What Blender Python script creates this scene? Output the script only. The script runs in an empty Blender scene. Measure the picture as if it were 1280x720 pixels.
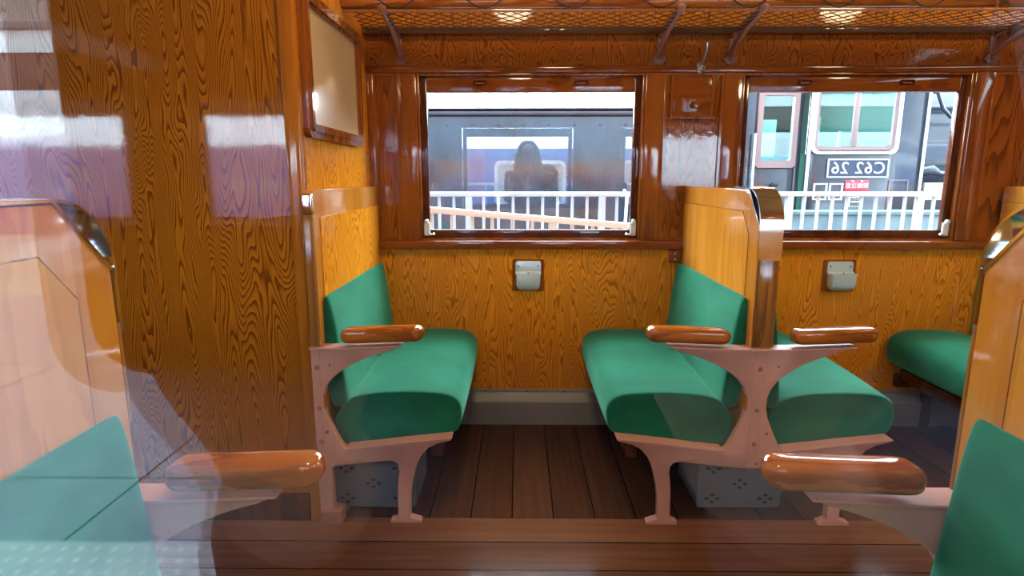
import bpy, bmesh, math, random
from mathutils import Vector, Matrix
random.seed(7)
S = bpy.context.scene
COL = S.collection
PI = math.pi

# ------------------------------------------------------------------ camera
CAM_H = 1.17
cam_d = bpy.data.cameras.new('camera')
cam = bpy.data.objects.new('camera', cam_d); COL.objects.link(cam)
cam_d.sensor_width = 36.0
cam_d.lens = 740 / 1280 * 36.0
cam_d.clip_start = 0.004
cam_d.clip_end = 300
cam.location = (0, 0, CAM_H)
cam.rotation_euler = (PI / 2 - math.atan(138 / 740), 0, math.atan(8 / 740))
S.camera = cam

# ------------------------------------------------------------------ overcast sky, exposure
S.view_settings.view_transform = 'Standard'
S.view_settings.look = 'None'
S.view_settings.gamma = 1
S.view_settings.use_curve_mapping = False
S.view_settings.exposure = 1.25
SKY = 7.5
W = bpy.data.worlds.new('sky'); S.world = W; W.use_nodes = True
nt = W.node_tree; nt.nodes.clear()
wo = nt.nodes.new('ShaderNodeOutputWorld'); bg = nt.nodes.new('ShaderNodeBackground')
tc = nt.nodes.new('ShaderNodeTexCoord'); sp = nt.nodes.new('ShaderNodeSeparateXYZ')
rp = nt.nodes.new('ShaderNodeValToRGB')
nt.links.new(tc.outputs['Generated'], sp.inputs[0]); nt.links.new(sp.outputs['Z'], rp.inputs[0])
rp.color_ramp.elements[0].position = 0.0; rp.color_ramp.elements[0].color = (.78, .915, 1.0, 1)
rp.color_ramp.elements[1].position = 0.6; rp.color_ramp.elements[1].color = (.62, .82, 1.0, 1)
# hazy sky, brighter towards the side where the sun stands (beyond the far windows)
nt.links.new(rp.outputs[0], bg.inputs[0])
mr = nt.nodes.new('ShaderNodeMapRange'); mr.inputs[1].default_value = -1; mr.inputs[2].default_value = 1
mr.inputs[3].default_value = SKY * .17; mr.inputs[4].default_value = SKY * 2.2
nt.links.new(sp.outputs['Y'], mr.inputs[0]); nt.links.new(mr.outputs[0], bg.inputs[1])
nt.links.new(bg.outputs[0], wo.inputs[0])
LAMP_STRENGTH = 30.0

# ------------------------------------------------------------------ materials
def mat(name, col=(.5, .5, .5), rough=.5, metal=0, coat=0, coat_r=.05, sheen=0, spec=.5, emit=None, es=0):
    m = bpy.data.materials.new(name); m.use_nodes = True
    b = m.node_tree.nodes['Principled BSDF']
    b.inputs['Base Color'].default_value = (*col, 1)
    b.inputs['Roughness'].default_value = rough
    b.inputs['Metallic'].default_value = metal
    b.inputs['Coat Weight'].default_value = coat
    b.inputs['Coat Roughness'].default_value = coat_r
    b.inputs['Sheen Weight'].default_value = sheen
    b.inputs['Specular IOR Level'].default_value = spec
    if emit:
        b.inputs['Emission Color'].default_value = (*emit, 1); b.inputs['Emission Strength'].default_value = es
    return m

def N(m, t, **kw):
    n = m.node_tree.nodes.new(t)
    for k, v in kw.items(): setattr(n, k, v)
    return n
def L(m, a, b): m.node_tree.links.new(a, b)
def M(m, op, a, b=None):
    n = N(m, 'ShaderNodeMath', operation=op)
    for i, v in enumerate((a, b)):
        if v is None: continue
        if isinstance(v, (int, float)): n.inputs[i].default_value = v
        else: L(m, v, n.inputs[i])
    return n.outputs[0]

def wood(name, dark, light, scale=(5, 5, .8), freq=11, coat=.9, rough=.35, coat_r=.05, bump=.0, mid=None, sharp=.0, seed=0.0, contrast=1.0):
    """plywood: contour lines of a stretched noise field"""
    m = mat(name, light, rough, coat=coat, coat_r=coat_r, spec=0.0)
    b = m.node_tree.nodes['Principled BSDF']
    tc = N(m, 'ShaderNodeTexCoord'); mp = N(m, 'ShaderNodeMapping')
    mp.inputs['Scale'].default_value = scale; mp.inputs['Location'].default_value = (seed, seed * 1.7, seed * .6)
    L(m, tc.outputs['Object'], mp.inputs[0])
    nz = N(m, 'ShaderNodeTexNoise'); nz.inputs['Scale'].default_value = 1.0
    nz.inputs['Detail'].default_value = 2.5; nz.inputs['Roughness'].default_value = .5; nz.inputs['Distortion'].default_value = .35
    L(m, mp.outputs[0], nz.inputs['Vector'])
    v = M(m, 'MULTIPLY', nz.outputs['Fac'], freq)
    v = M(m, 'FRACT', v)
    fine = N(m, 'ShaderNodeTexNoise'); fine.inputs['Scale'].default_value = 14.0; fine.inputs['Detail'].default_value = 3
    L(m, mp.outputs[0], fine.inputs['Vector'])
    v2 = M(m, 'ADD', v, M(m, 'MULTIPLY', M(m, 'SUBTRACT', fine.outputs['Fac'], .5), .7))
    rp = N(m, 'ShaderNodeValToRGB'); e = rp.color_ramp.elements
    e[0].position = .0; e[0].color = (*light, 1); e[1].position = .97; e[1].color = (*dark, 1)
    k = e.new(.50); k.color = (*(mid or [.75 * l + .25 * d for l, d in zip(light, dark)]), 1)
    k = e.new(.80); k.color = (*dark, 1)
    k = e.new(1.0); k.color = (*light, 1)
    L(m, v2, rp.inputs[0])
    big = N(m, 'ShaderNodeTexNoise'); big.inputs['Scale'].default_value = .5; L(m, mp.outputs[0], big.inputs['Vector'])
    mx = N(m, 'ShaderNodeMixRGB', blend_type='MULTIPLY'); mx.inputs[0].default_value = .5
    rb = N(m, 'ShaderNodeValToRGB'); rb.color_ramp.elements[0].color = (.78, .72, .66, 1); rb.color_ramp.elements[0].position = .3
    rb.color_ramp.elements[1].color = (1, 1, 1, 1); rb.color_ramp.elements[1].position = .65
    L(m, big.outputs['Fac'], rb.inputs[0]); L(m, rp.outputs[0], mx.inputs[1]); L(m, rb.outputs[0], mx.inputs[2])
    L(m, mx.outputs[0], b.inputs['Base Color'])
    if bump:
        bp = N(m, 'ShaderNodeBump'); bp.inputs['Strength'].default_value = bump; bp.inputs['Distance'].default_value = .002
        n2 = N(m, 'ShaderNodeTexNoise'); n2.inputs['Scale'].default_value = 35; L(m, tc.outputs['Object'], n2.inputs['Vector'])
        L(m, n2.outputs['Fac'], bp.inputs['Height']); L(m, bp.outputs[0], b.inputs['Normal']); L(m, bp.outputs[0], b.inputs['Coat Normal'])
    return m

def glass(name, tint=(1, 1, 1), ior=1.5, refl_r=0.0):
    m = bpy.data.materials.new(name); m.use_nodes = True; t = m.node_tree; t.nodes.clear()
    o = t.nodes.new('ShaderNodeOutputMaterial'); mx = t.nodes.new('ShaderNodeMixShader')
    tr = t.nodes.new('ShaderNodeBsdfTransparent'); gl = t.nodes.new('ShaderNodeBsdfGlossy')
    fr = t.nodes.new('ShaderNodeFresnel'); fr.inputs[0].default_value = ior
    geo = t.nodes.new('ShaderNodeNewGeometry')
    # the same air-to-glass reflectance on both faces of the pane
    mi = t.nodes.new('ShaderNodeMix'); mi.data_type = 'FLOAT'
    mi.inputs[2].default_value = ior; mi.inputs[3].default_value = 1 / ior
    t.links.new(geo.outputs['Backfacing'], mi.inputs[0])
    t.links.new(mi.outputs[0], fr.inputs[0])
    tr.inputs[0].default_value = (*tint, 1); gl.inputs[1].default_value = refl_r
    t.links.new(fr.outputs[0], mx.inputs[0]); t.links.new(tr.outputs[0], mx.inputs[1]); t.links.new(gl.outputs[0], mx.inputs[2])
    t.links.new(mx.outputs[0], o.inputs[0])
    return m

def noisy(m, c1, c2, scale=8, det=4, vec_scale=(1, 1, 1), lo=.35, hi=.65):
    b = m.node_tree.nodes['Principled BSDF']
    tc = N(m, 'ShaderNodeTexCoord'); mp = N(m, 'ShaderNodeMapping'); mp.inputs['Scale'].default_value = vec_scale
    nz = N(m, 'ShaderNodeTexNoise'); nz.inputs['Scale'].default_value = scale; nz.inputs['Detail'].default_value = det
    rp = N(m, 'ShaderNodeValToRGB'); e = rp.color_ramp.elements
    e[0].position = lo; e[0].color = (*c1, 1); e[1].position = hi; e[1].color = (*c2, 1)
    L(m, tc.outputs['Object'], mp.inputs[0]); L(m, mp.outputs[0], nz.inputs['Vector']); L(m, nz.outputs['Fac'], rp.inputs[0])
    L(m, rp.outputs[0], b.inputs['Base Color'])
    return m

def planks(name, axis, width, c1, c2, rough=.35, offset=0.0):
    m = mat(name, c1, rough, coat=.3, coat_r=.16, spec=0.0)
    b = m.node_tree.nodes['Principled BSDF']
    tc = N(m, 'ShaderNodeTexCoord'); sx = N(m, 'ShaderNodeSeparateXYZ'); L(m, tc.outputs['Object'], sx.inputs[0])
    c = sx.outputs[axis]
    u = M(m, 'DIVIDE', M(m, 'ADD', c, 50 * width + offset), width)
    wn = N(m, 'ShaderNodeTexWhiteNoise', noise_dimensions='1D'); L(m, M(m, 'FLOOR', u), wn.inputs['W'])
    fr = M(m, 'FRACT', u)
    gap = M(m, 'LESS_THAN', M(m, 'ABSOLUTE', M(m, 'SUBTRACT', fr, .5)), .483)
    mp = N(m, 'ShaderNodeMapping'); mp.inputs['Scale'].default_value = (40, 2, 1) if axis == 'X' else (2, 40, 1)
    L(m, tc.outputs['Object'], mp.inputs[0])
    nz = N(m, 'ShaderNodeTexNoise'); nz.inputs['Scale'].default_value = 1; nz.inputs['Detail'].default_value = 5
    L(m, mp.outputs[0], nz.inputs['Vector'])
    f = M(m, 'ADD', M(m, 'MULTIPLY', nz.outputs['Fac'], .7), M(m, 'MULTIPLY', wn.outputs['Value'], .4))
    rp = N(m, 'ShaderNodeValToRGB'); e = rp.color_ramp.elements
    e[0].position = .25; e[0].color = (*c1, 1); e[1].position = .8; e[1].color = (*c2, 1)
    L(m, f, rp.inputs[0])
    mx = N(m, 'ShaderNodeMixRGB'); L(m, gap, mx.inputs[0]); mx.inputs[1].default_value = (.006, .004, .003, 1)
    L(m, rp.outputs[0], mx.inputs[2]); L(m, mx.outputs[0], b.inputs['Base Color'])
    return m

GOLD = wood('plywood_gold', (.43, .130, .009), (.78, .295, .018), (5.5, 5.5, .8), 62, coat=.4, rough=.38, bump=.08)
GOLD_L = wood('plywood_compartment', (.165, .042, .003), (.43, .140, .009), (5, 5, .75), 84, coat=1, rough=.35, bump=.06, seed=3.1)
REDW = wood('plywood_header', (.24, .058, .006), (.53, .150, .016), (6.5, 6.5, 2.0), 46, coat=.35, rough=.35, bump=.12, seed=7.7)
PIER = wood('plywood_pier', (.14, .033, .004), (.29, .078, .010), (5, 5, .5), 34, coat=1, rough=.3, bump=.14, seed=1.3)
TRIM = wood('varnished_trim', (.17, .040, .005), (.25, .064, .008), (2, 9, 9), 5, coat=.9, rough=.35, coat_r=.08)
TRIMV = wood('varnished_post', (.18, .043, .006), (.28, .078, .010), (9, 9, .7), 5, coat=1, rough=.32, coat_r=.08)
SASH = wood('dark_sash_wood', (.055, .013, .005), (.095, .024, .008), (6, 6, 2), 5, coat=.6, rough=.4, coat_r=.1)
PALEW = wood('honey_seat_wood', (.54, .205, .020), (.61, .25, .030), (10, 10, .9), 5, coat=.8, rough=.35, coat_r=.08)
EDGEW = wood('seat_edge_wood', (.17, .058, .010), (.32, .13, .026), (9, 9, .8), 8, coat=.8, rough=.35, coat_r=.1)
BORDW = wood('seat_border_wood', (.48, .175, .018), (.55, .22, .026), (9, 9, .6), 3, coat=.8, rough=.35, coat_r=.08)
ARMW = wood('armrest_wood', (.25, .062, .008), (.42, .125, .018), (1.5, 12, 12), 5, coat=1, rough=.3, coat_r=.04)
VELVET = noisy(mat('green_velvet', (.01, .17, .09), .85, sheen=.4, spec=.1), (.003, .082, .038), (.008, .132, .064), 5, 3, (1, 1, 1.5))
VELVET.node_tree.nodes['Principled BSDF'].inputs['Sheen Tint'].default_value = (.3, 1, .65, 1)
PINK = noisy(mat('salmon_paint', (.42, .19, .14), .42, spec=.5), (.47, .215, .155), (.56, .275, .205), 6, 5)
def chips(m):   # small worn spots where the paint has come off
    b = m.node_tree.nodes['Principled BSDF']; src = b.inputs['Base Color'].links[0].from_socket
    tc = N(m, 'ShaderNodeTexCoord'); nz = N(m, 'ShaderNodeTexNoise'); nz.inputs['Scale'].default_value = 38; nz.inputs['Detail'].default_value = 2
    L(m, tc.outputs['Object'], nz.inputs['Vector'])
    mx = N(m, 'ShaderNodeMixRGB'); L(m, M(m, 'GREATER_THAN', nz.outputs['Fac'], .735), mx.inputs[0]); L(m, src, mx.inputs[1]); mx.inputs[2].default_value = (.12, .05, .035, 1)
    L(m, mx.outputs[0], b.inputs['Base Color'])
chips(PINK)
PINKD = noisy(mat('bracket_paint', (.3, .12, .07), .45), (.26, .095, .055), (.34, .13, .08), 8, 4)
CHIP = mat('bare_iron', (.09, .04, .03), .7)
POSTW = wood('corner_post_wood', (.30, .085, .007), (.42, .135, .012), (9, 9, .6), 3, coat=.8, rough=.35, coat_r=.08)
CHROME = mat('chrome', (.80, .84, .86), .10, metal=1)
STEEL = mat('brushed_steel', (.62, .68, .70), .28, metal=1)
ALU = mat('metal_painted_sheen', (.50, .62, .66), .32, metal=.25, coat=.5)  # ashtray metal, the bright window reflection is put into its pale base colour
PALEM = mat('pale_painted_metal', (.60, .64, .64), .4, coat=.3)
DUCT = noisy(mat('grey_duct_paint', (.30, .29, .27), .45), (.20, .195, .19), (.28, .27, .26), 3, 4)
HEATG = noisy(mat('grey_heater_paint', (.2, .21, .23), .55), (.095, .108, .125), (.135, .15, .17), 4, 3)
BLACK = mat('black', (.008, .008, .009), .6)
CREAM = wood('ceiling_boards', (.40, .22, .07), (.56, .34, .12), (2, 9, 9), 5, coat=.3, rough=.4)
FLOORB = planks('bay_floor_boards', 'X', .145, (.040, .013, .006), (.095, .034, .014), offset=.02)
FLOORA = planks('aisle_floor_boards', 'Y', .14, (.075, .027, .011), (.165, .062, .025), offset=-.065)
NETM = mat('net_cord', (.10, .05, .018), .8)
LAMPG = mat('lamp_glass', (.9, .8, .6), .4, emit=(1, .76, .46), es=LAMP_STRENGTH)
PANE = glass('window_glass', ior=1.68)
PANEN = glass('near_window_glass', ior=1.40)
PARCH = noisy(mat('notice_board', (.50, .33, .15), .35, coat=.7, coat_r=.1), (.46, .29, .12), (.56, .38, .19), 2, 2)

# ------------------------------------------------------------------ mesh helpers
def box(bm, x0, x1, y0, y1, z0, z1, bev=0, seg=2):
    v = [bm.verts.new(p) for p in ((x0, y0, z0), (x1, y0, z0), (x1, y1, z0), (x0, y1, z0), (x0, y0, z1), (x1, y0, z1), (x1, y1, z1), (x0, y1, z1))]
    fs = [bm.faces.new([v[i] for i in q]) for q in ((3, 2, 1, 0), (4, 5, 6, 7), (0, 1, 5, 4), (1, 2, 6, 5), (2, 3, 7, 6), (3, 0, 4, 7))]
    if bev:
        es = {e for f in fs for e in f.edges}
        bmesh.ops.bevel(bm, geom=list(es), offset=bev, segments=seg, affect='EDGES', profile=.5)
    return bm
def prism(bm, pts, axis, a0, a1, bev=0, seg=1):
    """polygon in the plane normal to axis ('x': pts=(y,z), 'y': (x,z), 'z': (x,y)), from a0 to a1"""
    def P(p, a): return {'x': (a, p[0], p[1]), 'y': (p[0], a, p[1]), 'z': (p[0], p[1], a)}[axis]
    A = [bm.verts.new(P(p, a0)) for p in pts]; B = [bm.verts.new(P(p, a1)) for p in pts]
    n = len(pts)
    f = [bm.faces.new(A), bm.faces.new(B[::-1])]
    for i in range(n): f.append(bm.faces.new((A[i], B[i], B[(i + 1) % n], A[(i + 1) % n])))
    bmesh.ops.recalc_face_normals(bm, faces=f)
    if bev:
        es = set(f[0].edges) | set(f[1].edges)
        bmesh.ops.bevel(bm, geom=list(es), offset=bev, segments=seg, affect='EDGES', profile=.5)
    return bm
def tube(bm, pts, r, n=8, caps=True):
    pts = [Vector(p) for p in pts]; rings = []
    rr = r if isinstance(r, (list, tuple)) else [r] * len(pts)
    up = None
    for i, p in enumerate(pts):
        d = (pts[min(i + 1, len(pts) - 1)] - pts[max(i - 1, 0)]).normalized()
        if up is None: up = d.orthogonal().normalized()
        up = (up - d * up.dot(d)).normalized(); s = d.cross(up)
        rings.append([bm.verts.new(p + (up * math.cos(2 * PI * k / n) + s * math.sin(2 * PI * k / n)) * rr[i]) for k in range(n)])
    for a, b in zip(rings, rings[1:]):
        for k in range(n): bm.faces.new((a[k], a[(k + 1) % n], b[(k + 1) % n], b[k]))
    if caps: bm.faces.new(rings[0][::-1]); bm.faces.new(rings[-1])
    return bm
def loft(bm, rings, caps=True):
    R = [[bm.verts.new(p) for p in r] for r in rings]; n = len(R[0])
    fs = []
    for a, b in zip(R, R[1:]):
        for k in range(n): fs.append(bm.faces.new((a[k], a[(k + 1) % n], b[(k + 1) % n], b[k])))
    if caps: fs.append(bm.faces.new(R[0][::-1])); fs.append(bm.faces.new(R[-1]))
    bmesh.ops.recalc_face_normals(bm, faces=fs)
    return bm
def lathe(bm, prof, c=(0, 0, 0), axis='z', n=20):
    R = []
    for r, a in prof:
        ring = []
        for k in range(n):
            x, y = max(r, 1e-4) * math.cos(2 * PI * k / n), max(r, 1e-4) * math.sin(2 * PI * k / n)
            q = {'z': (x, y, a), 'y': (x, a, y), 'x': (a, x, y)}[axis]
            ring.append((q[0] + c[0], q[1] + c[1], q[2] + c[2]))
        R.append(ring)
    return loft(bm, R)
def rrect(w, h, r, n=5, cx=0, cz=0):
    pts = []
    for sx, sz, a0 in ((1, 1, 0), (-1, 1, 90), (-1, -1, 180), (1, -1, 270)):
        for k in range(n + 1):
            a = math.radians(a0 + 90 * k / n)
            pts.append((cx + sx * (w / 2 - r) + r * math.cos(a), cz + sz * (h / 2 - r) + r * math.sin(a)))
    return pts
def ring_frame(bm, outer, inner, axis, a0, a1):
    """frame between two outlines with the same point count"""
    def P(p, a): return {'x': (a, p[0], p[1]), 'y': (p[0], a, p[1]), 'z': (p[0], p[1], a)}[axis]
    n = len(outer)
    V = [[bm.verts.new(P(p, a)) for p in o] for o, a in ((outer, a0), (outer, a1), (inner, a1), (inner, a0))]
    fs = []
    for j in range(4):
        A, B = V[j], V[(j + 1) % 4]
        for i in range(n): fs.append(bm.faces.new((A[i], A[(i + 1) % n], B[(i + 1) % n], B[i])))
    bmesh.ops.recalc_face_normals(bm, faces=fs)
    return bm

def islands(bm):
    """each connected piece of bm as a bmesh of its own"""
    seen = set(); out = []
    bm.verts.ensure_lookup_table()
    for v in bm.verts:
        if v in seen: continue
        st = [v]; seen.add(v); grp = []
        while st:
            a = st.pop(); grp.append(a)
            for e in a.link_edges:
                q = e.other_vert(a)
                if q not in seen: seen.add(q); st.append(q)
        nbm = bmesh.new(); mp = {a: nbm.verts.new(a.co) for a in grp}
        for f in {f for a in grp for f in a.link_faces}: nbm.faces.new([mp[a] for a in f.verts])
        out.append(nbm)
    bm.free()
    return out
def each(name, bm, m, parent=None, **kw):
    """every separate piece of bm becomes a part of its own"""
    return [obj(name, b, m, parent, **kw) for b in islands(bm)]
def obj(name, bm, m, parent=None, smooth=True, sub=0, sharp=35, loc=None, label=None):
    me = bpy.data.meshes.new(name); bm.to_mesh(me); bm.free()
    if smooth:
        for p in me.polygons: p.use_smooth = True
        if not sub: me.set_sharp_from_angle(angle=math.radians(sharp))
    for x in (m if isinstance(m, (list, tuple)) else [m]): me.materials.append(x)
    o = bpy.data.objects.new(name, me); COL.objects.link(o)
    if parent is not None: o.parent = parent
    if loc: o.location = loc
    if sub:
        s = o.modifiers.new('smooth', 'SUBSURF'); s.levels = sub; s.render_levels = sub
    if label: o['label'] = label
    return o
def nb(): return bmesh.new()
def tag(o, label=None, cat=None, group=None, kind=None):
    if label: o['label'] = label
    if cat: o['category'] = cat
    if group: o['group'] = group
    if kind: o['kind'] = kind
    return o
def thing(name, label, cat, loc=(0, 0, 0), rz=0, group=None, kind=None):
    o = bpy.data.objects.new(name, None); COL.objects.link(o); o.empty_display_size = .05
    o.location = loc; o.rotation_euler = (0, 0, rz)
    return tag(o, label, cat, group, kind)
def struct(name, label, cat, bm, m, **kw):
    return tag(obj(name, bm, m, **kw), label, cat, kind='structure')
def copy_tree(o, parent=None):
    c = o.copy(); COL.objects.link(c)
    if parent is not None: c.parent = parent
    for ch in list(o.children): copy_tree(ch, c)
    return c
def text_mesh(s, size, depth, mirror=True, font_space=1.0):
    cu = bpy.data.curves.new('lettering', 'FONT'); cu.body = s; cu.size = size; cu.extrude = depth
    cu.align_x = 'CENTER'; cu.align_y = 'CENTER'; cu.space_character = font_space
    t = bpy.data.objects.new('lettering_source', cu); COL.objects.link(t)
    bpy.context.view_layer.update()
    me = bpy.data.meshes.new_from_object(t.evaluated_get(bpy.context.evaluated_depsgraph_get()))
    bpy.data.objects.remove(t); bpy.data.curves.remove(cu)
    bm = bmesh.new(); bm.from_mesh(me); bpy.data.meshes.remove(me)
    # lettering stands in the XZ plane, faces -Y; mirror: reversed like the photo shows it
    for v in bm.verts:
        x, y, z = v.co
        v.co = (-x if mirror else x, -z, y)
    bmesh.ops.recalc_face_normals(bm, faces=bm.faces[:])
    return bm

# ------------------------------------------------------------------ measurements
YW = 2.74            # inner face of the far wall
YN0, YN1 = .03, .085 # near wall, outer and inner face
XL = -.675           # partition
XE0, XE1 = -3.4, 3.3
ZC = 2.12
PITCH = 1.43

# ------------------------------------------------------------------ setting: floor, walls, ceiling
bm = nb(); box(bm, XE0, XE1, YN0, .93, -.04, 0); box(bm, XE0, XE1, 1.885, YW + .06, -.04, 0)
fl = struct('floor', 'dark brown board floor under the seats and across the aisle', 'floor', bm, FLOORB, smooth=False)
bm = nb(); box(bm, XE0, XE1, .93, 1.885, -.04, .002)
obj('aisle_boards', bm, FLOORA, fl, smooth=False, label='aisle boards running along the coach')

wf = thing('wall_far', 'varnished plywood wall with the two view windows', 'wall', (0, 0, 0), kind='structure')
def far_box(name, x0, x1, y0, y1, z0, z1, m, bev=0, lab=None):
    b = nb(); box(b, x0, x1, y0, y1, z0, z1, bev); return obj(name, b, m, wf, smooth=bool(bev), label=lab)
far_box('lower_panel', XL, XE1, YW - .004, YW + .07, 0, .886, GOLD, lab='golden plywood panel below the windows')
far_box('header_board', XL, XE1, YW - .002, YW + .07, 1.622, 1.80, REDW, lab='dark curly grained board above the windows')
far_box('upper_board', XL, XE1, YW, YW + .07, 1.80, ZC, GOLD, lab='plywood behind the luggage net')
openings = [(-.454, .56), (.983, 1.994)]
piers = [(XL, -.454), (.56, .983), (1.994, XE1)]
for x0, x1 in piers: far_box('pier_panel', x0, x1, YW + .002, YW + .07, .886, 1.622, PIER)
# posts and inset mouldings of the piers
def pier_post(x0, x1): far_box('pier_post', x0, x1, YW - .014, YW + .003, .886, 1.622, TRIMV, .003)
pier_post(-.542, -.454); pier_post(XL, -.645)
pier_post(.56, .645); pier_post(.905, .983)
pier_post(1.994, 2.08); pier_post(2.345, 2.43)
def moulding(x0, x1, z0, z1, w=.012, y=YW):
    b = nb()
    o = [(x0, z0), (x1, z0), (x1, z1), (x0, z1)]; i = [(x0 + w, z0 + w), (x1 - w, z0 + w), (x1 - w, z1 - w), (x0 + w, z1 - w)]
    ring_frame(b, o, i, 'y', y - .009, y + .002)
    obj('panel_moulding', b, TRIMV, wf, smooth=False)
moulding(-.645, -.542, .886, 1.622); moulding(.645, .905, .886, 1.622); moulding(2.08, 2.345, .886, 1.622)

bm = nb(); box(bm, XL, XE1, YW - .042, YW, .846, .886, .006)
struct('trim_1', 'narrow varnished ledge running below both windows', 'ledge', bm, TRIM)
bm = nb(); box(bm, XL, XE1, YW - .016, YW, 1.622, 1.652, .005)
struct('trim_2', 'thin varnished moulding running just above both windows', 'moulding', bm, TRIM)

# heating duct along the foot of the wall
bm = nb()
prism(bm, [(YW - .003, 0), (YW - .055, 0), (YW - .055, .112), (YW - .050, .122), (YW - .020, .152), (YW - .003, .152)], 'x', XL, XE1)
db = struct('baseboard_far', 'grey painted metal skirting duct along the foot of the wall', 'skirting', bm, DUCT, sharp=20)
bm = nb(); box(bm, XL, XE1, YW - .022, YW - .003, .150, .164, .003); obj('top_flange', bm, DUCT, db)
bm = nb()
for x in (-.36, -.16, .04, .22, .42, 1.2, 1.5, 2.3): box(bm, x, x + .008, YW - .026, YW - .02, .152, .160, .002)
each('screw', bm, CHIP, db)

# compartment on the left: panel facing the aisle, corner post and partition
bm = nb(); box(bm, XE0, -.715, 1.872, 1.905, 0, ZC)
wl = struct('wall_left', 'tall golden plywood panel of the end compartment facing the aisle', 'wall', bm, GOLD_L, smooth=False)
bm = nb(); box(bm, -.718, XL + .004, 1.862, 1.908, 0, ZC, .006); obj('corner_post', bm, POSTW, wl, label='smooth wooden corner post')
bm = nb(); box(bm, XL - .03, XL, 1.905, YW, 0, ZC)
wp = struct('wall_partition', 'narrow plywood partition behind the single seat', 'wall', bm, GOLD, smooth=False)
bm = nb(); box(bm, XE0, -.718, 1.86, 1.875, 0, .10, .004)
struct('baseboard_left', 'dark wooden skirting at the foot of the compartment panel', 'skirting', bm, SASH)

# near wall with its windows (photographed through the middle one)
NEARC = [-.01 - 2 * PITCH, -.01 - PITCH, -.01, -.01 + PITCH]
HW, HZ0, HZ1 = .50, .886, 1.61
wn = thing('wall_near', 'wooden window wall on the side the picture is taken from', 'wall', kind='structure')
edges = [XE0] + [v for c in NEARC for v in (c - HW, c + HW)] + [XE1]
OUTP = mat('coach_outer_paint', (.012, .018, .03), .35)
for y0, y1, m_, nm in ((YN0 + .004, YN1, GOLD, 'inner_panel'), (YN0, YN0 + .004, OUTP, 'outer_panel')):
    for a, b_ in ((0, HZ0), (HZ1, ZC)):
        b = nb(); box(b, XE0, XE1, y0, y1, a, b_); obj(nm, b, m_ if a == 0 else (REDW if nm[0] == 'i' else m_), wn, smooth=False)
    for i in range(0, len(edges), 2):
        b = nb(); box(b, edges[i], edges[i + 1], y0, y1, HZ0, HZ1); obj(nm, b, m_ if nm[0] == 'o' else PIER, wn, smooth=False)

bm = nb(); box(bm, XE0 - .04, XE0, YN0, YW + .07, 0, ZC)
struct('wall_end', 'wooden wall closing the far end of the coach', 'wall', bm, PIER, smooth=False)
bm = nb(); box(bm, XE1, XE1 + .04, YN0, YW + .07, 0, ZC)
struct('wall_right', 'wooden wall closing the other end of the coach', 'wall', bm, PIER, smooth=False)
# ceiling: gently arched boards
bm = nb()
arch = [(YN0 + (YW + .07 - YN0) * t, ZC + .18 * math.sin(PI * t) ** .7) for t in [k / 20 for k in range(21)]]
prism(bm, arch + [(y, z + .03) for y, z in arch[::-1]], 'x', XE0 - .04, XE1 + .04)
struct('ceiling', 'varnished arched board ceiling of the coach', 'ceiling', bm, CREAM)

# ------------------------------------------------------------------ windows
def window(name, label, x0, x1, z0, z1, y, s, latches=True):
    """y: inner face; s=+1 opens towards +Y (far wall), -1 towards -Y"""
    w = thing(name, label, 'window', ((x0 + x1) / 2, y, z0), kind='structure')
    hw = (x1 - x0) / 2; h = z1 - z0
    def Y(a): return s * a
    def bx(b, xa, xb, ya, yb, za, zb, bev=.002):
        ya, yb = sorted((Y(ya), Y(yb))); box(b, xa, xb, ya, yb, za, zb, bev)
    if s > 0:
        b = nb()   # outer lining
        bx(b, -hw, -hw + .012, -.006, .07, 0, h); bx(b, hw - .012, hw, -.006, .07, 0, h)
        bx(b, -hw + .012, hw - .012, -.006, .07, h - .010, h); bx(b, -hw + .012, hw - .012, .0, .07, 0, .008)
        obj('lining', b, TRIMV, w)
        d0, d1 = .018, .046
    else:
        d0, d1 = .012, .040
    st, tr, br = .042, .078, .046
    b = nb()
    bx(b, -hw + .008, -hw + st, d0, d1, .004, h - .004); bx(b, hw - st, hw - .008, d0, d1, .004, h - .004)
    bx(b, -hw + st, hw - st, d0, d1, .004, br)
    obj('sash', b, SASH, w, label='dark wooden sash')
    b = nb(); bx(b, -hw + st, hw - st, d0 - .004, d1, h - tr, h - .006, .004)
    obj('top_rail', b, TRIM if s > 0 else SASH, w)
    gy = (d0 + d1) / 2
    b = nb(); bx(b, -hw + st - .004, hw - st + .004, gy - .0025, gy + .0025, br - .004, h - tr + .004, 0)
    obj('glass_pane', b, PANE if s > 0 else PANEN, w, smooth=False)
    if not latches: return w
    for sx in (-1, 1):   # spring latches in the lower corners
        b = nb(); cx = sx * (hw - .030)
        box(b, cx - .015, cx + .015, Y(d0) - .014, Y(d0), .018, .082, .006, 3)
        lathe(b, [(.008, -.010), (.011, -.004), (.011, .004), (.006, .010)], (cx, Y(d0) - .016, .085), 'z', 10)
        l = obj('latch', b, PALEM, w)
        b = nb(); tube(b, [(cx - sx * .010, Y(d0) - .014, .026), (cx - sx * .026, Y(d0) - .022, .024), (cx - sx * .034, Y(d0) - .026, .030)], [.005, .004, .005], 8)
        obj('lever', b, STEEL, l)
    for px in (-.225, .225):   # finger pulls in the top rail
        b = nb()
        ring_frame(b, rrect(.062, .020, .008, 4, px, h - .038), rrect(.046, .012, .005, 4, px, h - .038), 'y', Y(d0) - .014, Y(d0) - .003)
        f = obj('finger_pull', b, SASH, w)
        b = nb(); box(b, px - .020, px + .020, Y(d0) - .013, Y(d0) - .006, h - .046, h - .040, .002); obj('grip', b, PINKD, f)
    return w
window('window_1', 'window looking onto the black tender and the reflected photographer', openings[0][0], openings[0][1], .886, 1.622, YW, 1)
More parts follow.
